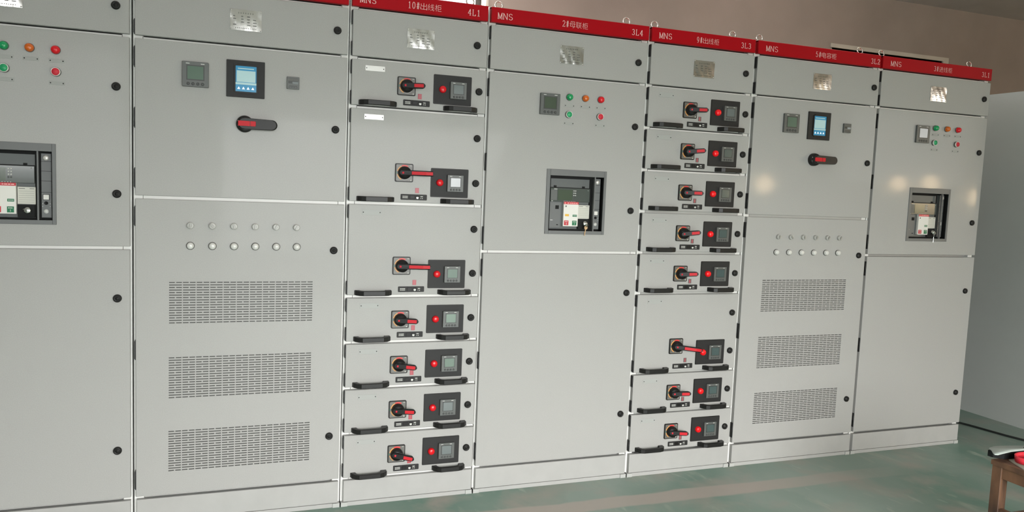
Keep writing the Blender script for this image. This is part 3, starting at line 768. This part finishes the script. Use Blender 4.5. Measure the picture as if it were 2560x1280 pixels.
top_door(B, -1.228, -.869, 2.027)
breaker_door(B, -1.375, var='B')
control(B, (-1.229, -1.149, -1.066), 1.8445, 1.7655, [(-1.226, 1.8065), (-1.146, 1.807), (-1.064, 1.806), (-1.226, 1.7265), (-1.064, 1.7255)])
B.lock(-.869, 1.7295); B.lock(-.868, 1.327)
B.door(ZP, 1.12); B.lock(-.868, .926); B.lock(-.870, .324)

# --- capacitor cabinets
def capacitor(C, X, sel, btn, vents, hub, mtr, pf, tm, locks, zs):
    top_door(C, X[0], X[1], 2.021)
    C.door(1.318, 1.922)
    C.add('power_meter', cached('m96', lambda: m_meter(.0955)), mtr, 1.797); C.add('meter_screen', cached('s96', lambda: m_screen(.0955, .012, LCD)), mtr, 1.797)
    C.add('power_factor_controller', cached('pf', m_pf), pf, 1.7945); C.add('controller_screen', cached('pfs', m_pfscreen), pf, 1.7945)
    C.add('timer', cached('timer', m_timer), tm, 1.7945)
    C.add('switch_hub', cached('bhub', m_bighub), hub, 1.6195); C.add('switch_lever', cached('blev', m_biglever), hub, 1.6195)
    C.lock(locks[0], zs)
    dz = ZP + GAP
    C.door(ZP, 1.318, [(v[0] - C.ox0, v[0] - C.ox0 + .552, v[1] - dz, v[1] - dz + .171) for v in vents])
    for v in vents: C.add('vent_grille', cached('vent', m_vent), v[0], v[1])
    for k in range(6):
        C.add('selector_knob', cached(('sel', k), lambda: m_sel((-.15, .75, .12, -.05, -.45, -.5)[k])), sel[0] + (sel[1] - sel[0]) * k / 5, 1.212)
        C.add('push_button', cached('wb', m_white), btn[0] + (btn[1] - btn[0]) * k / 5, 1.132)
    C.lock(locks[1], 1.119); C.lock(locks[2], .3215)
Cc = Cabinet('grey vented cabinet between the cropped breaker cabinet and the drawer cabinet marked 4L1', -.814, .811, .009, .800, [1.922, 1.318], None)
Cc.ox0 = Cc.x0 + Cc.dl
capacitor(Cc, (-.410, -.056), (-.609, -.206), (-.609, -.204), [(-.687, .8205), (-.688, .5195), (-.689, .2205)], -.411, -.593, -.409, -.2285, (-.057, -.054, -.058), 1.6195)

# --- drawer cabinets
def drawers(C, units, dx, lens, turn):
    z = 1.922
    for k, (h_, lev, scr) in enumerate(units):
        z0 = z - h_; tall = h_ > .3
        d = C.door(z0, z, name='drawer', hinges=2)
        zc = z0 + (.1335 if tall else .0985)
        C.add('rotary_switch', cached('rot', m_rotplate), dx + .2355, zc)
        for nm, me_, lb in (('switch_lever', cached(('lev', lev), lambda: m_lever(lev)), None), ('lever_inlay', cached(('inl', lev), lambda: m_inlay(lev)), 'red inlay of the black lever')):
            C.add(nm, me_, dx + .2355, zc, label=lb).rotation_euler = (0, math.radians(turn[k]), 0)
        C.add('instrument_panel', cached('ipan', m_panel), dx + .3535, z0 + .0345)
        C.add('power_meter', cached('m72', lambda: m_meter(.0725)), dx + .4615, z0 + .0965, -.0035); C.add('meter_screen', cached(('s72', scr.name), lambda: m_screen(.0725, .012, scr)), dx + .4615, z0 + .0965, -.0035)
        C.add('indicator_lamp', cached(('ind', lens.name), lambda: m_redbtn(lens)), dx + .3925, z0 + .0975, -.0035, 'red indicator lamp')
        C.add('position_label', cached('lblp', m_lblplate), dx + .2235, z0 + .0185)
        C.add('indicator_window', cached(('win', dx), lambda: m_window(WINP if dx == 0 else WIND)), dx + .2945, z0 + .0600)
        C.add('handle', cached('bowa', lambda: m_bow(.158)), dx + .0355, z0 + .0075); C.add('handle', cached('bowb', lambda: m_bow(.150)), dx + .399, z0 + .0075)
        C.add('number_tag', cached(('ntag', bool(k < 2 and dx == 0)), lambda: m_tag(.082, .022, FOIL if (k < 2 and dx == 0) else TAGP)), dx + .1015, z - .0395)
        C.lock(dx + .5575, z0 + .1005)
        if tall: C.lock(dx + .5570, z0 + .2975)
        z = z0
SH, LG = .069, .119
D = Cabinet('narrow grey drawer cabinet marked 4L1 with seven pull-out units', -.003, .6, .009, .593, [1.922, 1.722, 1.322, .922, .722, .522, .322], text_(.033, .104, .232, .381, '10#', '出线柜', .495, .555, '4L1'), ())
D.ox0 = D.x0 + D.dl
D.bolts([.048, .520]); top_door(D, .292, .542, 2.020)
drawers(D, [(.2, SH, LCDG), (.4, LG, LCDG), (.4, LG, LCD), (.2, SH, LCD), (.2, SH, LCD), (.2, SH, LCDG), (.2, SH, LCDG)], 0.0, LRED, (-1, 0, 0, 2, 5, 2, 12))

E_ = Cabinet('wide grey cabinet marked 3L4 with meter, lamps and a key hanging from its breaker', .598, .799, .008, .789, [1.922, 1.12], text_(.031, .105, .339, .470, '2#', '母联柜', .693, .757, '3L4'))
E_.ox0 = E_.x0 + E_.dl
E_.bolts([.655, 1.296]); top_door(E_, .995, 1.338, 2.020)
breaker_door(E_, .897, var='E')
E_.add('power_meter', cached('m96', lambda: m_meter(.0955)), .895, 1.7945); E_.add('meter_screen', cached('s96d', lambda: m_screen(.0955, .012, LCDD)), .895, 1.7945)
control(E_, (.991, 1.071, 1.150), 1.833, 1.7545, [(.995, 1.795), (1.075, 1.7955), (1.155, 1.7955), (.995, 1.7150), (1.154, 1.7150)])
E_.lock(1.338, 1.721); E_.lock(1.338, 1.323); E_.door(ZP, 1.12); E_.lock(1.340, .927); E_.lock(1.343, .328)

F = Cabinet('narrow grey drawer cabinet marked 3L3 with eight pull-out units', 1.398, .604, .008, .595, [1.922, 1.722, 1.522, 1.322, 1.122, .922, .522, .322], text_(.041, .115, .248, .379, '9#', '出线柜', .504, .568, '3L3'))
F.ox0 = F.x0 + F.dl
F.bolts([1.448, 1.895]); top_door(F, 1.702, 1.945, 2.022)
drawers(F, [(.2, SH, LCDG), (.2, SH, LCDK), (.2, SH, LCDK), (.2, SH, LCDK), (.2, SH, LCDK), (.4, LG, LCDK), (.2, SH, LCDK), (.2, SH, LCDK)], 1.4, LREDG, (-1, -6, 0, -7, -3, 7, -2, 2))

G_ = Cabinet('grey capacitor cabinet marked 3L2 with three slotted vents and a blue-screened controller', 2.005, .804, .008, .798, [1.922, 1.318], text_(.048, .125, .358, .495, '5#', '电容柜', .723, .789, '3L2'))
G_.ox0 = G_.x0 + G_.dl
G_.bolts([2.057, 2.708]); 
capacitor(G_, (2.423, 2.768), (2.212, 2.612), (2.205, 2.609), [(2.133, .8185), (2.132, .5180), (2.131, .2195)], 2.400, 2.240, 2.420, 2.604, (2.762, 2.754, 2.749), 1.618)

H = Cabinet('light grey cabinet marked 3L1, last of the row by the bare wall', 2.811, .819, .008, .811, [1.922, 1.12], text_(.055, .134, .364, .503, '3#', '进线柜', .726, .792, '3L1'), (.122, 1.12))
H.ox0 = H.x0 + H.dl
H.bolts([2.858, 3.508]); top_door(H, 3.230, 3.578, 2.021)
breaker_door(H, 3.081, bz=1.203, var='H')
H.add('power_meter', cached('m96', lambda: m_meter(.0955)), 3.134, 1.796); H.add('meter_screen', cached('s96g', lambda: m_screen(.0955, .012, LCDG)), 3.134, 1.796)
control(H, (3.226, 3.312, 3.394), 1.835, 1.7545, [(3.234, 1.799), (3.320, 1.799), (3.402, 1.799), (3.234, 1.716), (3.393, 1.716)])
H.lock(3.576, 1.717); H.lock(3.572, 1.3145); H.door(ZP, 1.12); H.lock(3.568, .917); H.lock(3.567, .314)

# ------------------------------------------------------------------ keys in the breaker locks
def key_mesh(m):
    mb = MB(); mb.prism([(-.0015, .0), (.0015, .0), (.0022, .030), (-.0022, .030)], -.001, .001, m)
    bow = [(0.0085 * math.cos(a), .038 + .0085 * math.sin(a)) for a in [2 * PI * k / 16 for k in range(16)]]
    mb.prism(bow, -.0012, .0012, m, .0003); mb.lathe(0, .0425, [(.0024, -.0016), (.0001, -.0017)], BLACK, 10)
    mb.tube([(0, -.001, .043), (.001, -.010, .050), (.000, -.004, .056), (-.001, .010, .057)], .0012, CHROME, 6)
    mb.prism([(-.004, .012), (-.0015, .012), (-.0015, .018), (-.004, .018)], -.001, .001, m)
    return mb.mesh('key')
k1 = bpy.data.objects.new('key', key_mesh(BRASS)); COL.objects.link(k1); k1.location = (1.0985, -.008, 1.2000); k1.rotation_euler = (0, math.radians(8), 0)
k1['label'] = 'pale brass key hanging from the breaker lock of the cabinet marked 3L4'; k1['category'] = 'key'
k2 = bpy.data.objects.new('key', key_mesh(CHROME)); COL.objects.link(k2); k2.location = (3.279, -.008, 1.198); k2.rotation_euler = (0, math.radians(-3), .9)
k2['label'] = 'steel key hanging from the breaker lock of the cabinet marked 3L1'; k2['category'] = 'key'

# ------------------------------------------------------------------ wooden stool with tray, paper and strap
st = thing('wooden_stool', 'worn brown wooden stool carrying a white tray and red strap', 'stool', (2.283, -1.233, 0))
ST = .45; SX, SY = .34, .32
mb = MB(); mb.box(-.004, SX + .004, -SY - .004, .004, ST - .018, ST, WOOD, .002); part('seat', mb.mesh('seat'), st)
for xa in (0, SX - .038):
    for ya in (-SY, -.038):
        mb = MB(); mb.box(xa, xa + .038, ya, ya + .038, 0, ST - .018, WOOD, .002); part('leg', mb.mesh('leg'), st)
for a in ((.004, .024, -SY + .038, -.038), (SX - .024, SX - .004, -SY + .038, -.038)):
    mb = MB(); mb.box(*a, ST - .062, ST - .018, WOOD); part('apron', mb.mesh('apron'), st)
    mb = MB(); mb.box(*a, ST - .215, ST - .180, WOOD); part('stretcher', mb.mesh('stretcher'), st)
for a in ((.038, SX - .038, -SY + .004, -SY + .024), (.038, SX - .038, -.024, -.004)):
    mb = MB(); mb.box(*a, ST - .062, ST - .018, WOOD); part('apron', mb.mesh('apron'), st)
    mb = MB(); mb.box(*a, ST - .255, ST - .220, WOOD); part('stretcher', mb.mesh('stretcher'), st)
def slab(name, poly, z0, z1, m, label, cat, dz=None):
    """flat sheet or block with the given outline; dz lifts or drops single outline points"""
    mb = MB(); dz = dz or [0] * len(poly); n = len(poly)
    cx = sum(p[0] for p in poly) / n; cy = sum(p[1] for p in poly) / n; cz = sum(dz) / n * .3
    for k in range(n):
        (ax, ay), (bx, by) = poly[k], poly[(k + 1) % n]; da, db = dz[k], dz[(k + 1) % n]
        mb.face([(ax, ay, z0 + da), (bx, by, z0 + db), (bx, by, z1 + db), (ax, ay, z1 + da)], m)
        mb.face([(ax, ay, z1 + da), (bx, by, z1 + db), (cx, cy, z1 + cz)], m, True); mb.face([(bx, by, z0 + db), (ax, ay, z0 + da), (cx, cy, z0 + cz)], m)
    o = bpy.data.objects.new(name, mb.mesh(name)); COL.objects.link(o); o['label'] = label; o['category'] = cat
    return o
slab('case', [(2.303, -1.216), (2.328, -1.243), (2.48, -1.246), (2.52, -1.20), (2.30, -1.196)], ST + .0005, ST + .024, BRKD, 'flat black block standing for the shadow under the white tray on the stool', 'case')  # dark block put in for the shadow beneath the tray
slab('tray', [(2.301, -1.199), (2.285, -1.222), (2.262, -1.247), (2.258, -1.256), (2.268, -1.262), (2.30, -1.256), (2.36, -1.246), (2.45, -1.246), (2.54, -1.255), (2.56, -1.24), (2.50, -1.222), (2.445, -1.206), (2.40, -1.199), (2.363, -1.195), (2.33, -1.194)],
     ST + .027, ST + .030, CLOTHW, 'thin white tray with a pointed end on top of the black shadow block', 'tray', [.003, .003, .002, .001, .001, .001, .001, .001, .001, .001, .002, .003, .004, .005, .005])
slab('paper_pad', [(2.336, -1.256), (2.287, -1.352), (2.287, -1.52), (2.50, -1.52), (2.52, -1.262)], ST + .0005, ST + .004, PAPER, 'cream paper pad on the wooden stool under the red strap', 'paper')
mb = MB(); n = 34; c0 = Vector((2.392, -1.302, ST + .0045)); hgt = .024
def rim(k, s_, z): a = 2 * PI * k / n; return c0 + Vector((.064 * math.cos(a) * s_, .044 * math.sin(a) * s_, z))
for k in range(n):
    j = k + 1
    mb.face([rim(k, 1, 0), rim(j, 1, 0), rim(j, 1.04, hgt), rim(k, 1.04, hgt)], PINK, True)
    mb.face([rim(k, .93, 0), rim(k, .97, hgt), rim(j, .97, hgt), rim(j, .93, 0)], PINK, True)
    mb.face([rim(k, 1.04, hgt), rim(j, 1.04, hgt), rim(j, .97, hgt), rim(k, .97, hgt)], PINK); mb.face([rim(k, 1, 0), rim(k, .93, 0), rim(j, .93, 0), rim(j, 1, 0)], PINK)
o = bpy.data.objects.new('strap', mb.mesh('strap')); COL.objects.link(o); o['label'] = 'coiled red strap lying on the paper pad on the stool'; o['category'] = 'strap'
mb = MB(); mb.tube([(2.415, -1.262, ST + .0365), (2.408, -1.258, ST + .046), (2.418, -1.257, ST + .052), (2.432, -1.262, ST + .049), (2.437, -1.272, ST + .0375), (2.447, -1.285, ST + .039), (2.457, -1.30, ST + .0365)], .0014, CABLE, 8)
o = bpy.data.objects.new('cord', mb.mesh('cord')); COL.objects.link(o); o['label'] = 'thin black cord looped over the rim of the red strap'; o['category'] = 'cord'

# ------------------------------------------------------------------ cable on the floor
mb = MB(); ctrl = [(3.90, .95), (3.96, .62), (4.004, .306), (4.021, .245), (4.045, .112), (4.059, .028), (4.088, -.071), (4.13, -.25), (4.2, -.55), (4.35, -.95)]
pts = []
for (ax, ay), (bx, by) in zip(ctrl, ctrl[1:]):
    for k in range(4): pts.append((ax + (bx - ax) * k / 4, ay + (by - ay) * k / 4, .0065))
mb.tube(pts, .0065, CABLE, 8)
o = bpy.data.objects.new('cable', mb.mesh('cable')); COL.objects.link(o); o['label'] = 'black cable trailing over the green floor beside the last cabinet'; o['category'] = 'cable'

# ------------------------------------------------------------------ added tube lamp, out of view, to brighten the top of the right wall
t = thing('ceiling_fill_lamp', 'added tube lamp out of view, brightening the wall by the far cabinets', 'lamp', (3.0, .42, ZC))
mb = MB(); mb.box(-.62, .62, -.04, .04, -.035, 0, FRAMEP); part('lamp_base', mb.mesh('lamp_base'), t)
mb = MB(); mb.tube([(-.6, 0, -.055), (.6, 0, -.055)], .014, mat('fill_tube_glass', rgb(255, 244, 225), .4, emit=(1, .95, .88, 1), es=48), 10); part('fill_lamp_tube', mb.mesh('fill_lamp_tube'), t)

# ------------------------------------------------------------------ warm wall lamps on the wall behind the photographer (seen only as reflections in the far cabinets)
for x, z, r in ((6.72, 1.60, .13), (9.2, 1.70, .12), (9.85, 1.73, .13), (10.9, 1.55, .14)):
    t = thing('wall_lamp', 'round warm lamp on the wall facing the cabinets', 'lamp', (x, YF, z), 'wall lamps facing the cabinets')
    mb = MB(); mb.lathe(0, 0, [(r * .6, 0), (r * .6, .03), (0.001, .03)], BRKG, 20); part('lamp_base', mb.mesh('lamp_base'), t)
    mb = MB(); mb.lathe(0, 0, [(.06, .03), (r * .8, .06), (r, .12), (r * .8, .18), (r * .4, .22), (.001, .23)], WARM, 20); part('lamp_glass', mb.mesh('lamp_glass'), t)
